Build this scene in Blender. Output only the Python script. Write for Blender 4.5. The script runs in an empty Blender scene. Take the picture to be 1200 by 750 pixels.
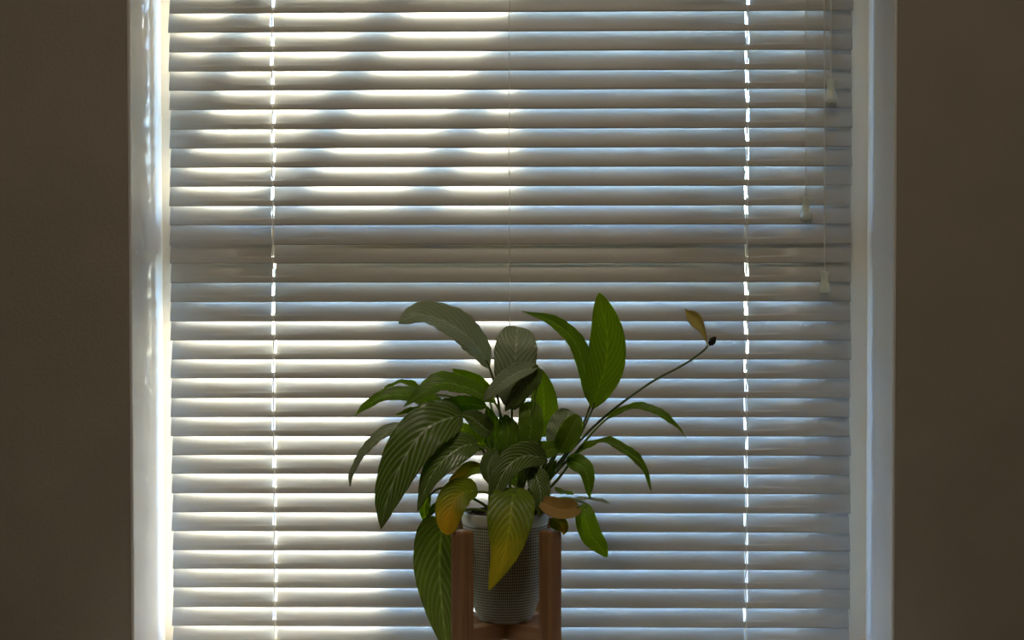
import bpy, bmesh, math, random
from mathutils import Vector, Matrix, noise
random.seed(7)

# ------------------------------------------------------------------ camera, sky, sun, exposure
SC = bpy.context.scene
COL = SC.collection
Z0 = 1.29                                   # world height of the fit's zero
FPX = 2000.0
CAM_P = Vector((0.0444, -2.0002, Z0 + 0.0576))
CAM_R = (Matrix.Rotation(0.02067, 3, 'Z') @ Matrix.Rotation(-0.02815, 3, 'X') @ Matrix.Rotation(0.001055, 3, 'Y'))
cam_d = bpy.data.cameras.new('camera')
cam = bpy.data.objects.new('camera', cam_d)
COL.objects.link(cam)
cam_d.sensor_width = 36.0
cam_d.lens = FPX / 1200 * 36.0
cam_d.clip_start = 0.01
rt, fw, up = (CAM_R @ Vector(v) for v in ((1, 0, 0), (0, 1, 0), (0, 0, 1)))
cam.matrix_world = Matrix(((rt.x, up.x, -fw.x, CAM_P.x), (rt.y, up.y, -fw.y, CAM_P.y),
                           (rt.z, up.z, -fw.z, CAM_P.z), (0, 0, 0, 1)))
SC.camera = cam

SUN_EL, SUN_AZ = math.radians(21.3), math.radians(12.74)      # azimuth measured to the right of the window's outward normal
to_sun = Vector((math.sin(SUN_AZ) * math.cos(SUN_EL), math.cos(SUN_AZ) * math.cos(SUN_EL), math.sin(SUN_EL)))
world = bpy.data.worlds.new('sky')
SC.world = world
world.use_nodes = True
wn = world.node_tree.nodes
wl = world.node_tree.links
sky = wn.new('ShaderNodeTexSky')
sky.sky_type = 'NISHITA'
sky.sun_disc = False
sky.ozone_density = 3.0
sky.dust_density = 0.4
sky.sun_elevation = SUN_EL
sky.sun_rotation = SUN_AZ
tint = wn.new('ShaderNodeMix')
tint.data_type = 'RGBA'
tint.blend_type = 'MULTIPLY'
tint.inputs[0].default_value = 1.0
tint.inputs[7].default_value = (0.62, 0.90, 1.40, 1)          # a clear, deep blue sky
wl.new(sky.outputs[0], tint.inputs[6])
wl.new(tint.outputs[2], wn['Background'].inputs[0])
wn['Background'].inputs[1].default_value = 1.45
sun_d = bpy.data.lights.new('sun', 'SUN')
sun_d.energy = 20.0
sun_d.color = (1.0, 0.95, 0.86)
sun_d.angle = math.radians(0.55)
sun = bpy.data.objects.new('sun', sun_d)
COL.objects.link(sun)
sun.rotation_euler = to_sun.to_track_quat('Z', 'Y').to_euler()
sun.location = to_sun * 8
SC.view_settings.view_transform = 'Standard'
SC.view_settings.look = 'None'
SC.view_settings.gamma = 1.0
SC.view_settings.use_curve_mapping = False
SC.view_settings.exposure = 1.15
SC.cycles.use_denoising = True
SC.cycles.max_bounces = 14
SC.cycles.diffuse_bounces = 8
SC.cycles.transparent_max_bounces = 24
SC.cycles.sample_clamp_indirect = 6.0
SC.cycles.caustics_reflective = False
SC.cycles.caustics_refractive = False


def at(px, py, Y):
    """world point on the vertical plane Y behind the photograph's pixel"""
    d = CAM_R @ Vector(((px - 600) / FPX, 1.0, (375 - py) / FPX))
    return CAM_P + d * ((Y - CAM_P.y) / d.y)


# ------------------------------------------------------------------ materials
def new_mat(name):
    m = bpy.data.materials.new(name)
    m.use_nodes = True
    nt = m.node_tree
    return m, nt, nt.nodes['Principled BSDF'], nt.nodes['Material Output']


def link(nt, a, b):
    nt.links.new(a, b)


def mat_plain(name, col, rough=0.5, var=0.06, scale=30.0, bump=0.0, bscale=200.0, spec=0.5, coord='Object', stretch=(1, 1, 1)):
    m, nt, p, out = new_mat(name)
    p.inputs['Roughness'].default_value = rough
    p.inputs['Specular IOR Level'].default_value = spec
    tc = nt.nodes.new('ShaderNodeTexCoord')
    mp = nt.nodes.new('ShaderNodeMapping')
    mp.inputs['Scale'].default_value = stretch
    link(nt, tc.outputs[coord], mp.inputs[0])
    n = nt.nodes.new('ShaderNodeTexNoise')
    n.inputs['Scale'].default_value = scale
    n.inputs['Detail'].default_value = 5
    link(nt, mp.outputs[0], n.inputs['Vector'])
    r = nt.nodes.new('ShaderNodeValToRGB')
    r.color_ramp.elements[0].position = 0.3
    r.color_ramp.elements[1].position = 0.7
    r.color_ramp.elements[0].color = (*[c * (1 - var) for c in col], 1)
    r.color_ramp.elements[1].color = (*[min(1, c * (1 + var)) for c in col], 1)
    link(nt, n.outputs['Fac'], r.inputs[0])
    link(nt, r.outputs[0], p.inputs['Base Color'])
    if bump:
        n2 = nt.nodes.new('ShaderNodeTexNoise')
        n2.inputs['Scale'].default_value = bscale
        n2.inputs['Detail'].default_value = 3
        link(nt, mp.outputs[0], n2.inputs['Vector'])
        b = nt.nodes.new('ShaderNodeBump')
        b.inputs['Strength'].default_value = bump
        b.inputs['Distance'].default_value = 0.002
        link(nt, n2.outputs['Fac'], b.inputs['Height'])
        link(nt, b.outputs[0], p.inputs['Normal'])
    return m


def mat_wood(name, c1, c2, axis=2, rough=0.5, scale=60.0):
    m, nt, p, out = new_mat(name)
    p.inputs['Roughness'].default_value = rough
    tc = nt.nodes.new('ShaderNodeTexCoord')
    mp = nt.nodes.new('ShaderNodeMapping')
    s = [1.0, 1.0, 1.0]
    s[axis] = 0.06
    mp.inputs['Scale'].default_value = s
    link(nt, tc.outputs['Object'], mp.inputs[0])
    n = nt.nodes.new('ShaderNodeTexNoise')
    n.inputs['Scale'].default_value = scale
    n.inputs['Detail'].default_value = 8
    n.inputs['Distortion'].default_value = 1.2
    link(nt, mp.outputs[0], n.inputs['Vector'])
    n2 = nt.nodes.new('ShaderNodeTexNoise')
    n2.inputs['Scale'].default_value = scale * 6
    n2.inputs['Detail'].default_value = 3
    link(nt, mp.outputs[0], n2.inputs['Vector'])
    mx = nt.nodes.new('ShaderNodeMath')
    mx.operation = 'MULTIPLY_ADD'
    mx.inputs[1].default_value = 0.4
    link(nt, n2.outputs['Fac'], mx.inputs[0])
    link(nt, n.outputs['Fac'], mx.inputs[2])
    r = nt.nodes.new('ShaderNodeValToRGB')
    r.color_ramp.elements[0].position = 0.5
    r.color_ramp.elements[1].position = 0.9
    r.color_ramp.elements[0].color = (*c1, 1)
    r.color_ramp.elements[1].color = (*c2, 1)
    link(nt, mx.outputs[0], r.inputs[0])
    link(nt, r.outputs[0], p.inputs['Base Color'])
    b = nt.nodes.new('ShaderNodeBump')
    b.inputs['Strength'].default_value = 0.15
    b.inputs['Distance'].default_value = 0.001
    link(nt, n2.outputs['Fac'], b.inputs['Height'])
    link(nt, b.outputs[0], p.inputs['Normal'])
    return m


def mat_glass():
    m, nt, p, out = new_mat('window_glass')
    nt.nodes.remove(p)
    t = nt.nodes.new('ShaderNodeBsdfTransparent')
    t.inputs[0].default_value = (0.94, 0.97, 0.96, 1)
    g = nt.nodes.new('ShaderNodeBsdfGlossy')
    g.inputs['Roughness'].default_value = 0.02
    mx = nt.nodes.new('ShaderNodeMixShader')
    mx.inputs[0].default_value = 0.06
    link(nt, t.outputs[0], mx.inputs[1])
    link(nt, g.outputs[0], mx.inputs[2])
    link(nt, mx.outputs[0], out.inputs[0])
    return m


def mat_leaf(name, c_dark, c_light, c_trans, trans=0.35, rough=0.38, yellow=None, y0=0.3, y1=0.8, veins=11.0):
    """leaf blade: pale curved veins that also paint in sheen, backlight passing through; 'yellow' = wilting tint along the blade"""
    m, nt, p, out = new_mat(name)
    uv = nt.nodes.new('ShaderNodeUVMap')
    uv.uv_map = 'blade'
    sp = nt.nodes.new('ShaderNodeSeparateXYZ')
    link(nt, uv.outputs[0], sp.inputs[0])

    def math_n(op, a, b=None, clamp=False):
        n = nt.nodes.new('ShaderNodeMath')
        n.operation = op
        n.use_clamp = clamp
        for i, v in enumerate((a, b)):
            if v is None:
                continue
            if isinstance(v, (int, float)):
                n.inputs[i].default_value = v
            else:
                link(nt, v, n.inputs[i])
        return n.outputs[0]
    side = math_n('ABSOLUTE', math_n('SUBTRACT', sp.outputs[0], 0.5))         # 0 midrib .. 0.5 edge
    # veins leave the midrib and sweep towards the tip
    sq = math_n('POWER', math_n('MULTIPLY', side, 2.0), 1.2)
    ph = math_n('SUBTRACT', sp.outputs[1], math_n('MULTIPLY', sq, 0.38))
    tc = nt.nodes.new('ShaderNodeTexCoord')
    nz = nt.nodes.new('ShaderNodeTexNoise')
    nz.inputs['Scale'].default_value = 40
    nz.inputs['Detail'].default_value = 3
    link(nt, tc.outputs['Object'], nz.inputs['Vector'])
    ph2 = math_n('ADD', ph, math_n('MULTIPLY', nz.outputs['Fac'], 0.03))
    wv = math_n('SINE', math_n('MULTIPLY', ph2, veins * 6.283))
    st = math_n('POWER', math_n('ADD', math_n('MULTIPLY', wv, 0.5), 0.5), 3.6)
    mid = math_n('SUBTRACT', 1.0, math_n('MULTIPLY', side, 28.0), clamp=True)
    fac = math_n('ADD', math_n('MULTIPLY', st, 0.55), math_n('MULTIPLY', mid, 0.8), clamp=True)
    mix = nt.nodes.new('ShaderNodeMix')
    mix.data_type = 'RGBA'
    mix.inputs[6].default_value = (*c_dark, 1)
    mix.inputs[7].default_value = (*c_light, 1)
    link(nt, fac, mix.inputs[0])
    base = mix.outputs[2]
    mt = nt.nodes.new('ShaderNodeMix')
    mt.data_type = 'RGBA'
    mt.inputs[6].default_value = (*[c * 0.85 for c in c_trans], 1)
    mt.inputs[7].default_value = (*[min(1, c * 1.5 + 0.02) for c in c_trans], 1)
    link(nt, fac, mt.inputs[0])
    tcol = mt.outputs[2]
    if yellow:
        mr = nt.nodes.new('ShaderNodeMapRange')
        mr.inputs[1].default_value = y0
        mr.inputs[2].default_value = y1
        link(nt, math_n('ADD', math_n('SUBTRACT', sp.outputs[1], math_n('MULTIPLY', side, 0.7)),
                        math_n('MULTIPLY', nz.outputs['Fac'], 0.5)), mr.inputs[0])
        m2 = nt.nodes.new('ShaderNodeMix')
        m2.data_type = 'RGBA'
        m2.inputs[7].default_value = (*yellow, 1)
        link(nt, mr.outputs[0], m2.inputs[0])
        link(nt, base, m2.inputs[6])
        base = m2.outputs[2]
        m3 = nt.nodes.new('ShaderNodeMix')
        m3.data_type = 'RGBA'
        link(nt, tcol, m3.inputs[6])
        m3.inputs[7].default_value = (*[min(1, c * 1.5) for c in yellow], 1)
        link(nt, mr.outputs[0], m3.inputs[0])
        tcol = m3.outputs[2]
    link(nt, base, p.inputs['Base Color'])
    p.inputs['Roughness'].default_value = rough
    p.inputs['Specular IOR Level'].default_value = 0.8
    bp = nt.nodes.new('ShaderNodeBump')
    bp.inputs['Strength'].default_value = 0.6
    bp.inputs['Distance'].default_value = 0.0012
    link(nt, st, bp.inputs['Height'])
    link(nt, bp.outputs[0], p.inputs['Normal'])
    tr = nt.nodes.new('ShaderNodeBsdfTranslucent')
    tr.inputs[0].default_value = (*c_trans, 1)
    if tcol:
        link(nt, tcol, tr.inputs[0])
    ms = nt.nodes.new('ShaderNodeMixShader')
    ms.inputs[0].default_value = trans
    link(nt, p.outputs[0], ms.inputs[1])
    link(nt, tr.outputs[0], ms.inputs[2])
    link(nt, ms.outputs[0], out.inputs[0])
    return m


def mat_pot():
    """grey-green glazed pot with a fine woven grid pressed into it"""
    m, nt, p, out = new_mat('woven_glazed_ceramic')
    uv = nt.nodes.new('ShaderNodeUVMap')
    uv.uv_map = 'wrap'
    sp = nt.nodes.new('ShaderNodeSeparateXYZ')
    link(nt, uv.outputs[0], sp.inputs[0])

    def mn(op, a, b):
        n = nt.nodes.new('ShaderNodeMath')
        n.operation = op
        for i, v in enumerate((a, b)):
            if isinstance(v, (int, float)):
                n.inputs[i].default_value = v
            else:
                link(nt, v, n.inputs[i])
        return n.outputs[0]
    n = nt.nodes.new('ShaderNodeTexNoise')
    n.inputs['Scale'].default_value = 60
    link(nt, uv.outputs[0], n.inputs['Vector'])
    jit = mn('MULTIPLY', n.outputs['Fac'], 1.2)
    a = mn('SINE', mn('ADD', mn('MULTIPLY', sp.outputs[0], 6.283 * 112), jit), 0)
    b = mn('SINE', mn('ADD', mn('MULTIPLY', sp.outputs[1], 6.283 * 36), jit), 0)
    h = mn('MAXIMUM', a, b)
    h2 = mn('ADD', mn('MULTIPLY', h, 0.5), 0.5)
    r = nt.nodes.new('ShaderNodeValToRGB')
    r.color_ramp.elements[0].position = 0.45
    r.color_ramp.elements[1].position = 0.95
    r.color_ramp.elements[0].color = (0.07, 0.08, 0.055, 1)
    r.color_ramp.elements[1].color = (0.55, 0.58, 0.46, 1)
    link(nt, h2, r.inputs[0])
    link(nt, r.outputs[0], p.inputs['Base Color'])
    p.inputs['Roughness'].default_value = 0.45
    bp = nt.nodes.new('ShaderNodeBump')
    bp.inputs['Strength'].default_value = 0.7
    bp.inputs['Distance'].default_value = 0.0008
    link(nt, h2, bp.inputs['Height'])
    link(nt, bp.outputs[0], p.inputs['Normal'])
    return m


M_WALL = mat_plain('taupe_wall_paint', (0.395, 0.35, 0.29), 0.75, 0.05, 9, 0.25, 260)
M_CEIL = mat_plain('white_ceiling_paint', (0.78, 0.77, 0.74), 0.8, 0.03, 5, 0.1, 150)
M_FLOOR = mat_wood('oak_floor', (0.24, 0.15, 0.08), (0.36, 0.24, 0.14), 1, 0.4, 14)
M_TRIM = mat_plain('white_gloss_paint', (0.80, 0.78, 0.74), 0.32, 0.04, 14, 0.12, 60, stretch=(1, 1, 0.15))
M_FRAME = mat_plain('cream_window_paint', (0.74, 0.58, 0.36), 0.42, 0.06, 25, 0.1, 90, stretch=(1, 1, 0.2))
M_STILE = mat_plain('pale_stile_paint', (0.72, 0.65, 0.54), 0.42, 0.05, 25, 0.1, 90, stretch=(1, 1, 0.2))
M_SLAT = mat_plain('ivory_slat_enamel', (0.62, 0.59, 0.53), 0.38, 0.03, 12)
M_CORD = mat_plain('off_white_cord', (0.86, 0.82, 0.72), 0.7, 0.06, 600)
M_PLASTIC = mat_plain('pale_green_plastic', (0.70, 0.74, 0.62), 0.22, 0.03, 60)
M_HEAD = mat_plain('ivory_rail_enamel', (0.8, 0.77, 0.7), 0.4, 0.02, 20)
M_GLASS = mat_glass()
M_STAND = mat_wood('walnut_stained_wood', (0.30, 0.145, 0.065), (0.46, 0.26, 0.13), 2, 0.42, 55)
M_BAR = mat_wood('walnut_stained_bar', (0.32, 0.165, 0.075), (0.50, 0.29, 0.15), 0, 0.42, 55)
M_POT = mat_pot()
M_RIM = mat_plain('pale_glaze', (0.60, 0.62, 0.56), 0.28, 0.06, 40)
M_SOIL = mat_plain('dark_potting_soil', (0.035, 0.022, 0.014), 0.95, 0.5, 300, 1.0, 260)
M_TIMBER = mat_wood('weathered_timber', (0.16, 0.11, 0.07), (0.28, 0.2, 0.13), 1, 0.8, 20)
M_RENDER = mat_plain('grey_render', (0.30, 0.28, 0.25), 0.9, 0.1, 4, 0.3, 60)
M_GROUND = mat_plain('dark_paving', (0.10, 0.10, 0.09), 0.9, 0.15, 2.5, 0.3, 40)
GREEN = mat_leaf('leaf_green', (0.22, 0.36, 0.022), (0.42, 0.54, 0.14), (0.46, 0.66, 0.012), 0.52)
DARK = mat_leaf('leaf_dark_green', (0.14, 0.24, 0.018), (0.70, 0.78, 0.54), (0.32, 0.52, 0.012), 0.30, 0.28)  # silvery gloss along the veins is painted into the light colour
BRIGHT = mat_leaf('leaf_backlit_green', (0.24, 0.40, 0.018), (0.34, 0.50, 0.05), (0.58, 0.80, 0.012), 0.58)  # for backlit leaves: extra glow put into the transmission colour
SILVER = mat_leaf('leaf_grey_green_sheen', (0.40, 0.51, 0.28), (0.64, 0.72, 0.50), (0.26, 0.36, 0.07), 0.18, 0.38)  # grey-green; the upper leaves' sheen is painted into this colour
YELLOW = mat_leaf('leaf_yellowing', (0.27, 0.40, 0.025), (0.42, 0.52, 0.07), (0.52, 0.66, 0.02), 0.42, 0.42, (0.88, 0.74, 0.05), 0.40, 0.95)
ORANGE = mat_leaf('leaf_wilting', (0.32, 0.42, 0.025), (0.46, 0.50, 0.05), (0.56, 0.62, 0.02), 0.45, 0.45, (0.86, 0.54, 0.04), 0.45, 0.95)
TAN = mat_leaf('leaf_withered_tan', (0.76, 0.50, 0.15), (0.84, 0.60, 0.24), (0.80, 0.50, 0.08), 0.42, 0.6)
HANG = mat_leaf('leaf_backlit_veined', (0.27, 0.38, 0.07), (0.58, 0.66, 0.36), (0.42, 0.56, 0.06), 0.42)  # lighter copy for the hanging leaf, backlight painted into its colours
M_STEM = mat_plain('green_petiole', (0.17, 0.27, 0.04), 0.45, 0.2, 80)
M_STEMD = mat_plain('dark_green_petiole', (0.09, 0.14, 0.03), 0.45, 0.2, 80)
M_SPATHE = mat_leaf('withered_spathe', (0.74, 0.64, 0.24), (0.78, 0.68, 0.30), (0.80, 0.68, 0.22), 0.45, 0.55)
M_SPADIX = mat_plain('black_dried_spadix', (0.02, 0.016, 0.014), 0.8, 0.4, 400, 1.0, 900)
M_ROOT = mat_plain('papery_brown_sheath', (0.30, 0.17, 0.08), 0.8, 0.3, 150)


# ------------------------------------------------------------------ mesh helpers
def link_obj(name, me, mat=None, parent=None, smooth=False):
    o = bpy.data.objects.new(name, me)
    COL.objects.link(o)
    if mat and not me.materials:
        me.materials.append(mat)
    if smooth:
        for p in me.polygons:
            p.use_smooth = True
    if parent:
        o.parent = parent
    return o


def bm_obj(name, bm, mat, parent=None, smooth=False):
    bmesh.ops.recalc_face_normals(bm, faces=bm.faces)
    me = bpy.data.meshes.new(name)
    bm.to_mesh(me)
    bm.free()
    return link_obj(name, me, mat, parent, smooth)


def box(bm, lo, hi):
    v = [bm.verts.new((x, y, z)) for x in (lo[0], hi[0]) for y in (lo[1], hi[1]) for z in (lo[2], hi[2])]
    for f in ((0, 1, 3, 2), (4, 6, 7, 5), (0, 4, 5, 1), (2, 3, 7, 6), (0, 2, 6, 4), (1, 5, 7, 3)):
        bm.faces.new([v[i] for i in f])
    return v


def box_obj(name, lo, hi, mat, parent=None, bevel=0.0, seg=2):
    bm = bmesh.new()
    box(bm, lo, hi)
    if bevel:
        bmesh.ops.bevel(bm, geom=bm.edges[:], offset=bevel, segments=seg, profile=0.5, affect='EDGES')
    return bm_obj(name, bm, mat, parent)


def tube(bm, pts, rad, n=8, caps=True):
    """swept tube; rad a number or a list"""
    pts = [Vector(p) for p in pts]
    if isinstance(rad, (int, float)):
        rad = [rad] * len(pts)
    ref = Vector((0.3, -1, 0.2)).normalized()
    rings = []
    for i, p in enumerate(pts):
        t = (pts[min(i + 1, len(pts) - 1)] - pts[max(i - 1, 0)]).normalized()
        a = t.cross(ref)
        if a.length < 1e-4:
            a = t.cross(Vector((1, 0, 0)))
        a.normalize()
        b = t.cross(a)
        rings.append([bm.verts.new(p + (a * math.cos(k * 2 * math.pi / n) + b * math.sin(k * 2 * math.pi / n)) * rad[i]) for k in range(n)])
    for r0, r1 in zip(rings, rings[1:]):
        for k in range(n):
            bm.faces.new((r0[k], r0[(k + 1) % n], r1[(k + 1) % n], r1[k]))
    if caps:
        bm.faces.new(rings[0][::-1])
        bm.faces.new(rings[-1])


def spline(pts, n):
    """Catmull-Rom through Vectors"""
    P = [Vector(p) for p in pts]
    if len(P) == 2:
        return [P[0].lerp(P[1], i / n) for i in range(n + 1)]
    P = [P[0] * 2 - P[1]] + P + [P[-1] * 2 - P[-2]]
    segs = len(P) - 3
    out = []
    for i in range(n + 1):
        u = i / n * segs
        k = min(int(u), segs - 1)
        t = u - k
        a, b, c, d = P[k:k + 4]
        out.append(0.5 * ((2 * b) + (c - a) * t + (2 * a - 5 * b + 4 * c - d) * t * t + (3 * b - a - 3 * c + d) * t ** 3))
    return out


def lathe(prof, n=48, uvname=None):
    bm = bmesh.new()
    uvl = bm.loops.layers.uv.new(uvname) if uvname else None
    rings = [[bm.verts.new((r * math.cos(k * 2 * math.pi / n), r * math.sin(k * 2 * math.pi / n), z)) for k in range(n)] for r, z in prof]
    for i, (r0, r1) in enumerate(zip(rings, rings[1:])):
        for k in range(n):
            f = bm.faces.new((r0[k], r0[(k + 1) % n], r1[(k + 1) % n], r1[k]))
            if uvl:
                for lp, (uu, vv) in zip(f.loops, ((k, i), (k + 1, i), (k + 1, i + 1), (k, i + 1))):
                    lp[uvl].uv = (uu / n, vv / (len(prof) - 1))
    return bm, rings


def tag(o, label=None, cat=None, group=None, kind=None):
    for k, v in (('label', label), ('category', cat), ('group', group), ('kind', kind)):
        if v:
            o[k] = v
    return o


def empty(name, loc):
    o = bpy.data.objects.new(name, None)
    o.empty_display_size = 0.05
    COL.objects.link(o)
    o.location = loc
    return o


def local(o, parent):
    """keep world placement of a mesh built in world coordinates under a parent Empty"""
    o.parent = parent
    o.location = -Vector(parent.location)
    return o


# ------------------------------------------------------------------ the room
Y_FRAME = 0.020                                   # room-side face of the window frame
XL = at(191.0, 375, Y_FRAME).x
XR = at(1016.0, 375, Y_FRAME).x
Y_FACE = -0.130                                   # room-side face of the wall
Y_OUT = 0.11
Z_TOP = Z0 + 0.52
Z_SILL = at(600, 845, -0.22).z
RX0, RX1, RY0, RH = -2.3, 2.3, -4.6, 2.65
WT = 0.004                                        # jamb board thickness

bm = bmesh.new()
ox0, ox1, oz0, oz1 = XL - WT, XR + WT, Z_SILL - 0.03, Z_TOP + WT
box(bm, (RX0 - 0.2, Y_FACE, 0), (ox0, Y_OUT, RH + 0.2))
box(bm, (ox1, Y_FACE, 0), (RX1 + 0.2, Y_OUT, RH + 0.2))
box(bm, (ox0, Y_FACE, 0), (ox1, Y_OUT, oz0))
box(bm, (ox0, Y_FACE, oz1), (ox1, Y_OUT, RH + 0.2))
tag(bm_obj('wall_front', bm, M_WALL), 'dark taupe painted wall around the window', kind='structure')
tag(box_obj('wall_left', (RX0 - 0.2, RY0, 0), (RX0, Y_FACE, RH + 0.2), M_WALL), 'taupe side wall', kind='structure')
tag(box_obj('wall_right', (RX1, RY0, 0), (RX1 + 0.2, Y_FACE, RH + 0.2), M_WALL), 'taupe side wall', kind='structure')
tag(box_obj('floor', (RX0 - 0.2, RY0 - 0.2, -0.1), (RX1 + 0.2, Y_OUT, 0), M_FLOOR), 'oak floor', kind='structure')
tag(box_obj('ceiling', (RX0, RY0, RH), (RX1, Y_FACE, RH + 0.2), M_CEIL), 'white ceiling', kind='structure')
tag(box_obj('wall_back', (RX0 - 0.2, RY0 - 0.2, 0), (RX1 + 0.2, RY0, RH + 0.2), M_WALL), 'taupe wall behind the viewer', kind='structure')
# added fill: an unseen flush lamp that keeps the room dimly warm
lamp = tag(empty('fill_lamp', (0.0, -1.45, RH)), 'round flush ceiling lamp, added unseen as warm fill for room and plant', 'lamp')
bm, _ = lathe([(0.001, 0.0), (0.23, 0.0), (0.235, -0.012), (0.235, -0.035), (0.22, -0.04)], 48)
bm_obj('fill_lamp_base', bm, M_TRIM, lamp, True)
m_l, nt_, p_, o_ = new_mat('fill_lamp_glow')
p_.inputs['Base Color'].default_value = (0.9, 0.88, 0.82, 1)
p_.inputs['Emission Color'].default_value = (1.0, 0.87, 0.68, 1)
p_.inputs['Emission Strength'].default_value = 6.8
bm, _ = lathe([(0.22, -0.035), (0.215, -0.055), (0.18, -0.075), (0.11, -0.09), (0.04, -0.095), (0.001, -0.096)], 48)
bm_obj('fill_lamp_shade', bm, m_l, lamp, True)

# jamb lining, head and deep sill board
def jamb(name, x0, x1, label):
    bm = bmesh.new()
    v = box(bm, (x0, Y_FACE - 0.001, oz0), (x1, Y_OUT, oz1))
    bmesh.ops.bevel(bm, geom=[e for e in bm.edges if all(abs(w.co.y - (Y_FACE - 0.001)) < 1e-5 for w in e.verts) and abs(e.verts[0].co.z - e.verts[1].co.z) > 0.1],
                    offset=0.0018, segments=3, profile=0.5, affect='EDGES')
    return tag(bm_obj(name, bm, M_TRIM), label, kind='structure')


jamb('trim_1', XL - WT, XL, 'white gloss painted jamb of the window recess, sunlit side')
jamb('trim_2', XR, XR + WT, 'white gloss painted jamb of the window recess, shaded side')
tag(box_obj('trim_3', (XL, Y_FACE, Z_TOP), (XR, Y_OUT, Z_TOP + WT), M_TRIM), 'white painted head of the window recess', kind='structure')
tag(box_obj('trim_4', (XL - 0.06, -0.37, Z_SILL - 0.03), (XR + 0.06, Y_FACE - 0.001, Z_SILL), M_TRIM, None, 0.004), 'deep white window board in front of the recess', kind='structure')
tag(box_obj('trim_5', (XL, Y_FACE - 0.001, Z_SILL - 0.03), (XR, Y_OUT, Z_SILL), M_TRIM), 'white sill inside the window recess', kind='structure')

# ------------------------------------------------------------------ the window behind the blind
YB = 0.066                                         # outer face of the frame
RAIL_T, RAIL_B = Z0 + 0.126, Z0 + 0.076
win = tag(empty('window_1', ((XL + XR) / 2, Y_FRAME, Z_SILL)), 'painted wooden window with a middle rail behind the blind', kind='structure')
ST, STL = 0.048, 0.020


def wpart(name, lo, hi, mat, bevel=0.003):
    return local(box_obj(name, lo, hi, mat, None, bevel), win)


wpart('stile', (XL, Y_FRAME, Z_SILL), (XL + STL, YB, Z_TOP), M_STILE, 0)
wpart('stile', (XR - ST, Y_FRAME, Z_SILL), (XR, YB, Z_TOP), M_STILE, 0)
wpart('middle_rail', (XL + STL, Y_FRAME + 0.004, RAIL_B), (XR - ST, YB, RAIL_T), M_FRAME)
wpart('bottom_rail', (XL + STL, Y_FRAME, Z_SILL), (XR - ST, YB, Z_SILL + 0.05), M_FRAME)
wpart('top_rail', (XL + STL, Y_FRAME, Z_TOP - 0.05), (XR - ST, YB, Z_TOP), M_FRAME)
wpart('pane', (XL + STL, 0.046, RAIL_T), (XR - ST, 0.050, Z_TOP - 0.05), M_GLASS, 0)
wpart('pane', (XL + STL, 0.046, Z_SILL + 0.05), (XR - ST, 0.050, RAIL_B), M_GLASS, 0)

# ------------------------------------------------------------------ outside: ground, pergola, and an eave, board and pillar that block light
tag(box_obj('ground', (-15, Y_OUT, -0.35), (15, 25, -0.25), M_GROUND), 'dark paved ground outside', kind='structure')
tag(box_obj('sky_blocker', (-2.5, Y_OUT, Z0 + 1.05), (2.5, 1.6, Z0 + 1.12), M_TIMBER), 'unseen boarded eave added above the window to block high sky', kind='structure')  # added out of view to keep high sky light off the slats
pg = tag(empty('pergola', (0, 1.88, -0.25)), 'weathered timber pergola over the terrace outside the window', 'pergola')
PZ = Z0 + 0.885
PY = 1.88                                          # depth of the pergola's front beam
TAZ = math.tan(SUN_AZ)
TPR = math.tan(SUN_EL) / math.cos(SUN_AZ)          # drop of the sunlight per metre of depth
SLOPE = TAZ / TPR                                  # how far a rafter's shadow leans


def ppart(name, lo, hi, mat=None):
    return local(box_obj(name, lo, hi, mat or M_TIMBER, None, 0.003), pg)


for px in (-212, -47, 118, 283, 447, 612, 777, 942):
    q = at(px, 15, 0)
    xr = q.x + (PZ - q.z) * SLOPE
    ppart('rafter', (xr - 0.020, 1.2, PZ - 0.012), (xr + 0.020, PY, PZ + 0.012))
zb = at(600, 345, 0).z + TPR * PY                  # the beam's shadow falls with the window's middle rail
ppart('beam', (-1.2, PY, zb - 0.005), (1.2, PY + 0.04, PZ + 0.012))
ppart('beam', (-1.2, 1.20, PZ + 0.012), (1.2, 1.24, PZ + 0.08))
x0, x1 = at(452, 450, 0).x + (PY + 0.02) * TAZ, at(545, 450, 0).x + (PY + 0.02) * TAZ
ppart('post', (x0, PY - 0.02, -0.25), (x1, PY + 0.06, zb - 0.005))
ppart('post', (-1.2, PY - 0.02, -0.25), (-1.1, PY + 0.06, zb - 0.005))
ppart('post', (-1.2, 1.18, -0.25), (-1.1, 1.26, PZ + 0.012))
ppart('post', (1.1, 1.18, -0.25), (1.2, 1.26, PZ + 0.012))
x0, x1 = at(604, 120, 0).x + 1.7 * TAZ, at(657, 120, 0).x + 1.7 * TAZ
ppart('sky_block_board', (x0, 1.69, PZ - 0.07), (max(x1, 1.6), 1.71, PZ + 0.40))  # unseen board, widened to dim sky light on the upper right slats
x0 = at(688, 400, 0).x + 2.1 * TAZ  # unseen pillar, placed and sized to keep sun off the blind's right
pl = tag(box_obj('shade_pillar', (x0, 2.1, -0.25), (x0 + 0.40, 2.45, Z0 + 1.45), M_RENDER, None, 0.01), 'square grey rendered pillar, unseen, placed to shade the right of the blind', 'pillar')

# ------------------------------------------------------------------ venetian blind
PITCH = 0.022476
CHORD, SAG, TILT = 0.0298, 0.0024, math.radians(68)
SX0, SX1 = at(199.5, 300, -0.004).x, at(997.5, 300, -0.004).x
LAD_X = [at(320.0, 300, -0.006).x, at(875.5, 300, -0.006).x]
MID_X = at(597, 200, -0.008).x
blind = tag(empty('venetian_blind', ((SX0 + SX1) / 2, 0, Z_SILL)), 'closed ivory venetian blind hanging inside the window recess', 'blind')


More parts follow.
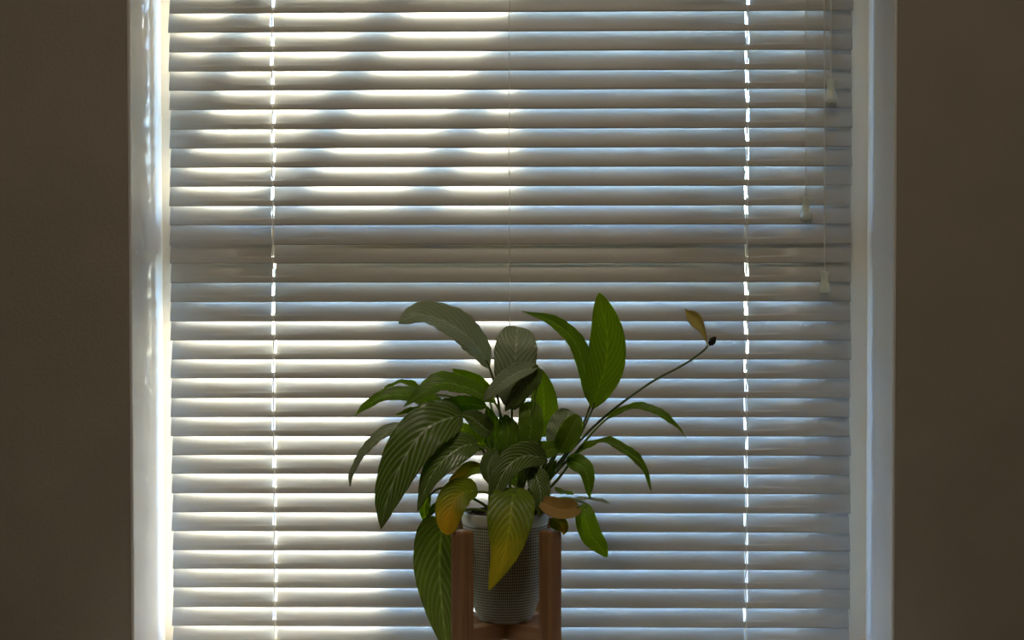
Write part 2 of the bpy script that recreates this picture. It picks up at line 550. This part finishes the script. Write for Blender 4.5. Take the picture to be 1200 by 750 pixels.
def slat_mesh():
    xs = [SX0]
    slot = 0.0018
    for lx in LAD_X:
        xs += [lx - slot, lx + slot]
    xs += [SX1]
    fine = []
    for a, b in zip(xs, xs[1:]):
        n = max(1, int((b - a) / 0.08))
        fine += [a + (b - a) * i / n for i in range(n)]
    fine.append(SX1)
    ny = 16
    ys = [CHORD * (j / ny - 0.5) for j in range(ny + 1)]
    me = bpy.data.meshes.new('slat')
    V, F = [], []
    cx = (SX0 + SX1) / 2
    for x in fine:
        for y in ys:
            V.append((x - cx, y, SAG * (1 - (2 * y / CHORD) ** 2) - SAG * 0.5))
    m = ny + 1
    for i in range(len(fine) - 1):
        xm = (fine[i] + fine[i + 1]) / 2
        hole = any(abs(xm - lx) < slot for lx in LAD_X)
        for j in range(ny):
            if hole and 4 <= j < 13:
                continue
            F.append((i * m + j, (i + 1) * m + j, (i + 1) * m + j + 1, i * m + j + 1))
    me.from_pydata(V, [], F)
    me.materials.append(M_SLAT)
    for p in me.polygons:
        p.use_smooth = True
    return me


sm = slat_mesh()
EDGE0 = Z0 + 0.360                                  # lower edge of the first strip in view
zc_off = CHORD / 2 * math.sin(TILT)
rows = []
k = -4
while True:
    z = EDGE0 - k * PITCH + zc_off
    if z - zc_off < Z_SILL + 0.03:
        break
    rows.append(z)
    k += 1
for z in rows:
    o = link_obj('slat', sm, M_SLAT, blind)
    o.location = (random.uniform(-0.0009, 0.0009), random.uniform(-0.0004, 0.0004), z + random.uniform(-0.0004, 0.0004) - Z_SILL)
    o.rotation_euler = (TILT + math.radians(random.uniform(-0.7, 0.7)), random.uniform(-0.0006, 0.0006), 0)
    md = o.modifiers.new('thickness', 'SOLIDIFY')
    md.thickness = 0.0005
    md.offset = 0
Z_HEAD = rows[0] + 0.03
local(box_obj('head_rail', (SX0, -0.016, Z_HEAD), (SX1, 0.012, Z_TOP - 0.004), M_HEAD, None, 0.002), blind)
local(box_obj('bottom_rail', (SX0, -0.011, Z_SILL + 0.002), (SX1, 0.011, Z_SILL + 0.014), M_HEAD, None, 0.003), blind)
YI = -CHORD / 2 * math.cos(TILT) - 0.0014            # just room-side of the slats' lower edges
for lx in LAD_X + [MID_X]:
    bm = bmesh.new()
    th = 0.0006 if lx in LAD_X else 0.00045
    pts = []
    for z in rows:                                   # the front string hangs against each slat edge
        pts += [(lx + random.uniform(-0.0005, 0.0005), YI - 0.0003, z + 0.004), (lx + random.uniform(-0.0003, 0.0003), YI - 0.0006, z - zc_off)]
    pts = [(lx, YI, Z_HEAD)] + pts + [(lx, YI, Z_SILL + 0.01)]
    tube(bm, pts, th, 6)
    tube(bm, [(lx, -YI, Z_HEAD), (lx, -YI, Z_SILL + 0.01)], th, 6)
    for z in rows:
        tube(bm, [(lx + 0.0008, YI, z - zc_off - 0.0006), (lx + 0.0008, -YI, z + zc_off - 0.004)], 0.0003, 5)
    local(bm_obj('ladder_cord', bm, M_CORD, None, True), blind)
for lx in LAD_X:
    bm = bmesh.new()
    pts = [(lx + 0.0016 * math.sin(i * 2.3), 0.0005, Z_HEAD - i * 0.02) for i in range(int((Z_HEAD - Z_SILL) / 0.02))]
    tube(bm, pts, 0.0007, 6)
    local(bm_obj('lift_cord', bm, M_CORD, None, True), blind)
# pull cords with their tassels
prof = [(0.0028, 0.0), (0.0052, 0.0), (0.0058, -0.0012), (0.0056, -0.003), (0.0046, -0.0065), (0.0043, -0.010), (0.0047, -0.0135),
        (0.0060, -0.0175), (0.0069, -0.0205), (0.0072, -0.023), (0.0068, -0.0252), (0.0056, -0.0266), (0.0030, -0.0270), (0.0, -0.0270)]
for cx_, ty, tw, dy in ((944.5, 231, 1.0, -0.012), (966.5, 318, 0.97, -0.013), (974.0, 93, 1.04, -0.016)):
    p = at(cx_, ty, dy)
    top = Vector((at(cx_ - 1, 0, dy).x, dy, Z_HEAD + 0.005))
    bm = bmesh.new()
    tube(bm, spline([top, Vector((top.x * 0.6 + p.x * 0.4 + 0.0004, dy, top.z * 0.4 + p.z * 0.6)), p - Vector((0, 0, 0.004))], 24), 0.00065, 6)
    c = local(bm_obj('pull_cord', bm, M_CORD, None, True), blind)
    bm, rings = lathe([(r * tw, z * tw) for r, z in prof], 24)
    bmesh.ops.remove_doubles(bm, verts=bm.verts, dist=1e-6)
    t = bm_obj('tassel', bm, M_PLASTIC, c, True)
    t.location = p

# ------------------------------------------------------------------ plant stand
YP = -0.22                                            # depth of the pot's axis
PC = at(592, 726, YP)                               # centre of the cross, pot bottom
MPX = (YP - CAM_P.y) / FPX                            # metres per pixel at the plant
stand = tag(empty('plant_stand', (PC.x, YP, Z_SILL)), 'small walnut-brown wooden plant stand with four square legs holding the pot', 'plant stand')
LEG_R, LEG_W = 0.0635, 0.0180
leg_top = at(593.5, 621, YP - 0.045).z
bm = bmesh.new()
box(bm, (-LEG_W / 2, -LEG_W / 2, 0), (LEG_W / 2, LEG_W / 2, leg_top - Z_SILL))
bmesh.ops.bevel(bm, geom=bm.edges[:], offset=0.003, segments=3, profile=0.5, affect='EDGES')
leg_o = bm_obj('leg', bm, M_STAND, stand)
TURN = math.radians(3)
for q in range(4):
    a = math.radians(45 + 90 * q) + TURN
    o = leg_o if q == 0 else leg_o.copy()
    if q:
        COL.objects.link(o)
    o.parent = stand
    o.location = (LEG_R * math.cos(a), LEG_R * math.sin(a), 0)
    o.rotation_euler = (0, 0, a)
bar_t = PC.z - Z_SILL
BH, BW = 0.0185, 0.0165
for q in range(2):
    bm = bmesh.new()
    L = LEG_R - LEG_W / 2 + 0.001
    box(bm, (-L, -BW / 2, 0), (L, BW / 2, BH))
    bmesh.ops.bevel(bm, geom=bm.edges[:], offset=0.0012, segments=2, profile=0.5, affect='EDGES')
    o = bm_obj('crossbar', bm, M_BAR, stand)
    o.location = (0, 0, bar_t - BH - (0.0002 if q else 0))
    o.rotation_euler = (0, 0, math.radians(45 + 90 * q) + TURN)

# ------------------------------------------------------------------ potted peace lily
plant = tag(empty('potted_peace_lily', (PC.x, YP, PC.z + 0.0003)), 'peace lily with drooping green and yellowing leaves in a woven-textured pot', 'plant')
rim_top = at(593.5, 606, YP - 0.045).z - PC.z
rim_bot = at(593.5, 621, YP - 0.045).z - PC.z
RB, RT = 0.0275, 0.0440
prof = [(0.004, 0.0), (RB - 0.002, 0.0), (RB, 0.0012)]
nb_ = 26
for i in range(1, nb_ + 1):
    t = i / nb_
    r = RB + (RT - RB) * (1 - (1 - min(1, t * 1.15)) ** 2.6) if t * 1.15 < 1 else RT
    r = max(r, RB)
    prof.append((r, 0.0012 + t * (rim_bot - 0.0012)))
bm, _ = lathe(prof, 64, 'wrap')
pot = bm_obj('pot', bm, M_POT, plant, True)
tag(pot, 'grey-green pot with a woven grid pattern')
R2 = 0.0455
prof = [(RT - 0.002, rim_bot - 0.001), (RT + 0.0006, rim_bot), (R2 - 0.0003, rim_bot + 0.0025), (R2, rim_bot + 0.005), (R2, rim_top - 0.002), (R2 - 0.0008, rim_top - 0.0004),
        (R2 - 0.002, rim_top), (R2 - 0.0032, rim_top - 0.0006), (R2 - 0.0038, rim_top - 0.004), (R2 - 0.0045, rim_top - 0.02)]
bm, _ = lathe(prof, 64)
tag(bm_obj('rim', bm, M_RIM, pot, True), 'smooth pale glazed rim')
# soil: lumpy disc with crumbs
bm = bmesh.new()
n, mR = 40, 12
SOIL_Z = rim_top - 0.004
ctr = bm.verts.new((0, 0, SOIL_Z + 0.004))
prev = None
for j in range(1, mR + 1):
    r = (R2 - 0.004) * j / mR
    ring = []
    for i in range(n):
        x, y = r * math.cos(i * 2 * math.pi / n), r * math.sin(i * 2 * math.pi / n)
        ring.append(bm.verts.new((x, y, SOIL_Z + 0.004 * (1 - (j / mR) ** 2) + 0.0035 * noise.noise(Vector((x, y, 0)) * 160) + 0.0015 * random.uniform(-1, 1))))
    for i in range(n):
        if prev is None:
            bm.faces.new((ctr, ring[i], ring[(i + 1) % n]))
        else:
            bm.faces.new((prev[i], ring[i], ring[(i + 1) % n], prev[(i + 1) % n]))
    prev = ring
for i in range(70):
    a, r = random.uniform(0, 6.283), (R2 - 0.008) * math.sqrt(random.random())
    s = random.uniform(0.0008, 0.0024)
    bmesh.ops.create_icosphere(bm, subdivisions=1, radius=s, matrix=Matrix.Translation((r * math.cos(a), r * math.sin(a), SOIL_Z + 0.0035 * (1 - (r / R2) ** 2) + s * 0.6)))
bm_obj('soil', bm, M_SOIL, plant)


def pt(p):
    return at(p[0], p[1], YP + p[2] / 1000.0)


def leaf(pts, w, mat, n=(0, -1, 0), fold=0.25, petiole=None, a=0.62, b=0.95, wave=0.8, cup=0.0, vein=0.0006, asym=0.0, nv=11, twist=0.0, stem=None, sr=0.0013):
    """pts: midrib base>tip as (px, py, depth mm); w: full width in px; n: the way the upper face looks"""
    NL, NW = 44, 8
    P = spline([pt(p) for p in pts], NL)
    half = w * MPX / 2
    mx = max((t / 200) ** a * (1 - t / 200) ** b for t in range(1, 200))
    N0 = Vector(n).normalized()
    sd = random.uniform(0, 50)
    bm = bmesh.new()
    uvl = bm.loops.layers.uv.new('blade')
    rows_ = []
    for i, c in enumerate(P):
        t = i / NL
        T = (P[min(i + 1, NL)] - P[max(i - 1, 0)]).normalized()
        Wd = T.cross(N0)
        if Wd.length < 0.05:
            Wd = T.cross(Vector((0.2, -0.3, 1)))
        Wd.normalize()
        if twist:
            Wd = Matrix.Rotation(twist * t, 3, T) @ Wd
        Nn = Wd.cross(T).normalized()
        tt = min(max(t, 0.0), 1.0)
        hw = half * max(0.02, (max(tt, 0.004) ** a * max(1 - tt, 0.0015) ** b) / mx)
        row = []
        for j in range(-NW, NW + 1):
            u = j / NW
            s = hw * (1 + asym * (1 if u > 0 else -1))
            au = abs(u)
            off = Wd * (u * s * math.cos(fold)) + Nn * (au * s * math.sin(fold) - cup * s * au * au)
            h = vein * math.sin(6.283 * nv * (t - 0.38 * au ** 1.2)) * min(1, au * 4) * min(1, hw / half * 1.5)
            h += wave * 0.0016 * au * au * math.sin(9 * t + sd + (2.1 if u > 0 else 0)) + wave * 0.0010 * au ** 3 * math.sin(23 * t + sd * 2 + (1.1 if u > 0 else 0))
            h -= 0.0006 * max(0, 1 - au * 7) * (hw / half)
            row.append(bm.verts.new(c + off + Nn * h))
        rows_.append(row)
    for i in range(NL):
        for j in range(2 * NW):
            f = bm.faces.new((rows_[i][j], rows_[i][j + 1], rows_[i + 1][j + 1], rows_[i + 1][j]))
            f.smooth = True
            for lp, (ii, jj) in zip(f.loops, ((i, j), (i, j + 1), (i + 1, j + 1), (i + 1, j))):
                lp[uvl].uv = (jj / (2 * NW), ii / NL)
    me = bpy.data.meshes.new('leaf')
    bm.to_mesh(me)
    bm.free()
    o = link_obj('leaf', me, mat)
    md = o.modifiers.new('thickness', 'SOLIDIFY')
    md.thickness = 0.00035
    md.offset = 0
    local(o, plant)
    # petiole: from the soil to the blade's base, running on as the midrib underneath
    if petiole:
        q = [pt(p) for p in petiole] + [P[0], P[4]]
        c = spline(q, 22)
        bm = bmesh.new()
        tube(bm, c, [sr * (1.25 - 0.55 * i / 22) for i in range(23)], 7)
        s = bm_obj('petiole', bm, stem or M_STEM, o, True)
        s.location = (0, 0, 0)
    return o


# ---- upper leaves
leaf([(574, 432, -5), (562, 410, -12), (543, 390, -20), (515, 374, -30), (488, 369, -40), (467, 379, -44)], 50, SILVER, (0.25, -0.75, 0.8), 0.18,
     [(592, 606, 0), (590, 540, 2), (584, 470, -2)], a=0.75, b=0.85, stem=M_STEMD)
leaf([(600, 480, -14), (602, 450, -18), (604, 418, -22), (605, 400, -18), (606, 383, -6)], 50, SILVER, (0.05, -1, 0.35), 0.12,
     [(597, 606, -4), (598, 545, -8), (600, 500, -12)], a=0.5, b=0.42, stem=M_STEMD)
leaf([(630, 430, -34), (612, 434, -40), (594, 444, -44), (580, 456, -46), (567, 469, -46)], 22, SILVER, (0.2, -0.9, 0.6), 0.3,
     [(602, 606, -8), (612, 540, -14), (628, 460, -28)], a=0.6, b=0.8)
leaf([(632, 432, -30), (620, 446, -34), (606, 462, -34), (592, 482, -32)], 26, DARK, (0.5, -1, 0.0), 0.25, None, a=0.5, b=0.8)
leaf([(580, 472, -12), (552, 456, -22), (520, 449, -30), (496, 460, -36), (473, 476, -40)], 30, GREEN, (0.1, -0.75, 0.8), 0.25,
     [(590, 606, -2), (590, 540, -4), (588, 492, -8)], a=0.55, b=0.85)
leaf([(500, 462, 12), (484, 452, 8), (468, 448, 4), (450, 455, 0)], 12, BRIGHT, (0, -0.5, 0.9), 0.2, [(588, 604, 8), (575, 520, 14), (540, 470, 14)])
leaf([(548, 482, 2), (516, 478, -4), (482, 464, -10), (450, 465, -16), (430, 475, -18), (416, 487, -18)], 24, GREEN, (0.1, -0.8, 0.7), 0.3,
     [(588, 606, 0), (582, 540, 6), (570, 496, 6)], a=0.6, b=1.15)
leaf([(574, 470, 22), (562, 456, 20), (546, 444, 18), (530, 432, 14)], 26, BRIGHT, (0.1, -1, 0.3), 0.2, [(592, 604, 14), (590, 540, 22)], stem=M_STEM)
leaf([(548, 486, 8), (520, 482, 2), (490, 480, -2), (464, 486, -6)], 14, BRIGHT, (0.05, -0.55, 0.85), 0.25, [(588, 606, 4), (576, 530, 10)])
leaf([(570, 476, -2), (545, 474, -8), (518, 478, -14), (496, 484, -18)], 24, GREEN, (0.0, -0.85, 0.6), 0.25, None)
# ---- big striped leaves on the left
leaf([(541, 488, -34), (520, 492, -44), (496, 506, -54), (472, 540, -62), (455, 582, -64), (446, 620, -62)], 56, DARK, (-0.18, -1, 0.30), 0.16,
     [(590, 606, -10), (584, 560, -16), (566, 505, -24)], a=0.5, b=0.82, vein=0.0006)
leaf([(560, 521, -40), (542, 523, -48), (521, 538, -56), (504, 560, -60), (489, 599, -60)], 36, DARK, (-0.15, -1, 0.3), 0.16,
     [(592, 606, -14), (588, 570, -22), (575, 532, -32)], a=0.5, b=0.85, vein=0.0006)
leaf([(500, 498, 0), (466, 502, -6), (444, 513, -12), (425, 533, -16), (413, 553, -18), (410, 570, -18)], 17, SILVER, (-0.3, -0.8, 0.6), 0.35,
     [(588, 606, 2), (575, 545, 6), (545, 505, 4)], a=0.6, b=1.1)
leaf([(566, 548, -30), (552, 549, -36), (540, 556, -40), (526, 565, -42)], 17, ORANGE, (0, -1, 0.35), 0.2, [(590, 606, -12), (582, 575, -20)], a=0.5, b=0.7)
leaf([(560, 576, -38), (545, 576, -46), (533, 586, -52), (527, 604, -56), (526, 627, -56)], 36, ORANGE, (0.1, -1, 0.25), 0.14,
     [(592, 606, -18), (584, 590, -26), (572, 578, -32)], a=0.5, b=0.5, asym=0.1)
leaf([(504, 580, -8), (498, 592, -10), (499, 606, -12), (508, 622, -14)], 13, BRIGHT, (0, -1, 0.2), 0.3, [(588, 606, -4), (556, 585, -4), (520, 572, -6)])
leaf([(518, 590, -16), (508, 597, -18), (500, 607, -20)], 10, GREEN, (0, -1, 0.3), 0.3, None)
leaf([(524, 608, -20), (517, 628, -18), (515, 668, -14), (518, 712, -12), (525, 768, -12)], 62, HANG, (-0.1, -1, 0.12), 0.1,
     [(582, 606, -12), (565, 598, -18), (544, 598, -20)], a=0.48, b=0.8, vein=0.0006)
# ---- centre
leaf([(604, 572, -58), (600, 590, -72), (597, 616, -80), (591, 648, -82), (573, 692, -80)], 54, YELLOW, (-0.05, -1, 0.15), 0.14,
     [(600, 608, -16), (606, 585, -34), (606, 572, -48)], a=0.42, b=0.85)
leaf([(640, 538, -32), (618, 534, -46), (598, 544, -56), (583, 570, -62), (574, 612, -62)], 34, DARK, (-0.1, -1, 0.35), 0.3,
     [(604, 606, -12), (622, 570, -18), (638, 545, -24)], a=0.5, b=0.95, vein=0.0006)
leaf([(622, 548, -36), (630, 562, -44), (634, 582, -48), (632, 607, -48)], 26, DARK, (0.1, -1, 0.2), 0.2, [(606, 606, -12), (612, 575, -22)])
leaf([(632, 512, 6), (637, 490, 6), (637, 462, 4), (632, 431, -2)], 34, BRIGHT, (0.1, -1, 0.05), 0.15, [(598, 606, 6), (614, 560, 6)], a=0.5, b=0.7)
leaf([(617, 535, -22), (621, 510, -26), (622, 488, -24), (618, 471, -16)], 30, GREEN, (0.05, -1, 0.1), 0.2, [(600, 606, -6), (610, 570, -14)], a=0.4, b=0.35)
leaf([(596, 540, -14), (594, 520, -18), (596, 505, -18), (592, 486, -14)], 24, GREEN, (-0.1, -1, 0.1), 0.2, [(598, 606, -4), (598, 570, -8)], a=0.5, b=0.6)
leaf([(652, 526, -10), (658, 510, -12), (663, 496, -10), (668, 481, -4)], 40, SILVER, (-0.1, -1, 0.15), 0.2, [(606, 606, -2), (640, 550, -6)], a=0.42, b=0.42, wave=1.6)
leaf([(654, 530, -16), (663, 516, -20), (670, 502, -20), (677, 486, -16)], 28, BRIGHT, (0.1, -1, 0.1), 0.2, None, a=0.5, b=0.5)
leaf([(656, 524, -14), (640, 528, -22), (622, 532, -28), (604, 540, -30)], 24, GREEN, (0, -1, 0.5), 0.25, [(604, 606, -6), (636, 560, -8)])
leaf([(576, 508, -18), (566, 500, -24), (554, 490, -28), (540, 484, -30)], 26, DARK, (0.1, -1, 0.4), 0.25, [(594, 606, -8), (590, 560, -12)])
leaf([(572, 520, -10), (556, 516, -12), (544, 506, -12), (532, 494, -10)], 28, BRIGHT, (0.1, -1, 0.2), 0.15, [(592, 606, -2), (586, 560, -6)])
leaf([(580, 528, -34), (574, 540, -38), (572, 554, -40), (578, 572, -38)], 22, DARK, (0.1, -1, 0.0), 0.3, [(596, 606, -10), (588, 570, -22)])
leaf([(590, 560, -4), (584, 530, 0), (578, 500, 2), (570, 476, 4)], 26, GREEN, (0.1, -1, 0.1), 0.2, [(594, 606, 0)], a=0.5, b=0.8)
leaf([(606, 570, 4), (604, 545, 8), (606, 520, 10), (600, 490, 8)], 30, GREEN, (0, -1, 0.1), 0.2, [(600, 606, 2)], a=0.5, b=0.8)
leaf([(622, 580, 2), (634, 562, 0), (644, 550, -4), (652, 540, -8)], 20, GREEN, (0.1, -1, 0.2), 0.2, [(606, 606, 0)], a=0.5, b=0.8)
# ---- right-hand side
leaf([(694, 480, 8), (701, 456, 4), (710, 426, 0), (711, 388, -4), (702, 343, -8)], 45, BRIGHT, (0.05, -1, 0.05), 0.12,
     [(604, 606, 8), (640, 566, 12), (676, 516, 12)], a=0.85, b=0.72, vein=0.0005, stem=M_STEMD)
leaf([(692, 474, 16), (688, 446, 14), (679, 412, 12), (664, 389, 8), (642, 374, 4), (612, 365, 0)], 25, GREEN, (0.4, -1, 0.25), 0.35,
     [(602, 606, 14), (636, 566, 18), (674, 515, 20)], a=0.7, b=1.1, stem=M_STEMD)
leaf([(664, 540, -4), (678, 543, -10), (688, 555, -14), (691, 584, -16)], 22, GREEN, (0.1, -1, 0.25), 0.2, [(608, 606, 2), (640, 560, 0)], a=0.5, b=0.8)
leaf([(676, 529, 2), (694, 519, -4), (714, 518, -10), (738, 531, -16), (755, 548, -18), (763, 575, -18)], 12, GREEN, (0.15, -0.75, 0.75), 0.3,
     [(606, 606, 6), (640, 566, 8)], a=0.45, b=0.75, twist=0.5, wave=2.2)
leaf([(712, 490, 0), (730, 480, -4), (752, 477, -10), (774, 485, -14), (792, 498, -16), (804, 513, -16)], 12, GREEN, (0.15, -0.75, 0.75), 0.3,
     [(606, 606, 4), (650, 566, 6), (690, 512, 6)], a=0.5, b=0.9)
leaf([(686, 590, -22), (686, 606, -28), (692, 626, -30), (703, 640, -30), (712, 653, -30)], 26, BRIGHT, (0.1, -1, 0.1), 0.12,
     [(612, 608, -10), (644, 596, -14), (668, 586, -16)], a=0.5, b=0.75)
leaf([(666, 587, -10), (684, 584, -10), (700, 586, -12), (716, 589, -12)], 5, SILVER, (0.1, -0.7, 0.7), 0.3, [(610, 606, -4), (640, 592, -8)])
leaf([(650, 572, -12), (658, 576, -14), (666, 578, -16), (673, 578, -16)], 6, GREEN, (0, -0.8, 0.6), 0.2, None)
leaf([(648, 606, -42), (654, 612, -46), (660, 618, -46), (661, 627, -44)], 20, ORANGE, (0.1, -1, 0.1), 0.2, None, a=0.4, b=1.0)
# withered, rolled-up leaf hanging over the rim
leaf([(678, 593, -40), (668, 597, -48), (657, 597, -54), (646, 594, -54), (635, 588, -48)], 24, TAN, (0, -0.95, 0.35), 0.1,
     [(612, 608, -12), (640, 588, -20), (668, 584, -26)], a=0.32, b=0.32, cup=-0.35)

# ---- flower on its long stalk
fs = [pt(p) for p in ((606, 606, 10), (640, 562, 16), (676, 520, 22), (714, 484, 28), (760, 450, 30), (800, 428, 30), (822, 413, 28), (830, 405, 26))]
bm = bmesh.new()
tube(bm, spline(fs, 48), [0.0016 - 0.0006 * i / 48 for i in range(49)], 8)
stalk = local(bm_obj('flower_stalk', bm, M_STEMD, None, True), plant)
sp_ = spline([pt(p) for p in ((830, 407, 26), (826, 394, 25), (820, 382, 24), (812, 372, 24), (806, 366, 24), (802, 361, 24))], 24)
bm = bmesh.new()
W = [0.05, 0.13, 0.22, 0.35, 0.55, 0.8, 1.0, 1.0, 0.9, 0.62, 0.3, 0.14, 0.05]
rr = []
for i, c in enumerate(sp_):
    u = i / 24 * 12
    k = min(int(u), 11)
    w = (W[k] + (W[k + 1] - W[k]) * (u - k)) * 8.2 * MPX
    T = (sp_[min(i + 1, 24)] - sp_[max(i - 1, 0)]).normalized()
    Wd = T.cross(Vector((0, -1, 0.1))).normalized()
    Nn = Wd.cross(T)
    rr.append([bm.verts.new(c + Wd * (s * w) - Nn * (0.7 * w * (1 - s * s) - 0.3 * w)) for s in (-1, -0.66, -0.33, 0, 0.33, 0.66, 1)])
for r0, r1 in zip(rr, rr[1:]):
    for j in range(6):
        bm.faces.new((r0[j], r0[j + 1], r1[j + 1], r1[j]))
spathe = bm_obj('spathe', bm, M_SPATHE, stalk, True)
spathe.modifiers.new('thickness', 'SOLIDIFY').thickness = 0.0005
tag(spathe, 'withered yellow-brown spathe')
bm = bmesh.new()
c0, c1 = pt((831, 405, 25)), pt((837, 397, 24))
tube(bm, spline([c0, c0.lerp(c1, 0.3), c1.lerp(c0, 0.2), c1 + (c1 - c0) * 0.25], 10), [0.0007, 0.0012, 0.0022, 0.003, 0.0034, 0.0035, 0.0034, 0.0032, 0.0027, 0.002, 0.0009], 9)
for v in bm.verts:
    v.co += Vector((random.uniform(-1, 1), random.uniform(-1, 1), random.uniform(-1, 1))) * 0.0005
tag(bm_obj('spadix', bm, M_SPADIX, stalk, True), 'shrivelled black spadix')
# papery sheaths at the crown
for (px, py, d, h, w) in ((572, 592, -30, 20, 6), (584, 588, -26, 24, 7), (612, 596, -24, 18, 6)):
    a0, a1 = pt((px, py + h * 0.6, d)), pt((px + 3, py - h * 0.5, d))
    bm = bmesh.new()
    tube(bm, spline([a0, a0.lerp(a1, 0.5) + Vector((0.001, 0, 0)), a1], 8), [w * MPX * (0.6 - 0.05 * i) for i in range(9)], 8)
    local(bm_obj('leaf_sheath', bm, M_ROOT, None, True), plant)
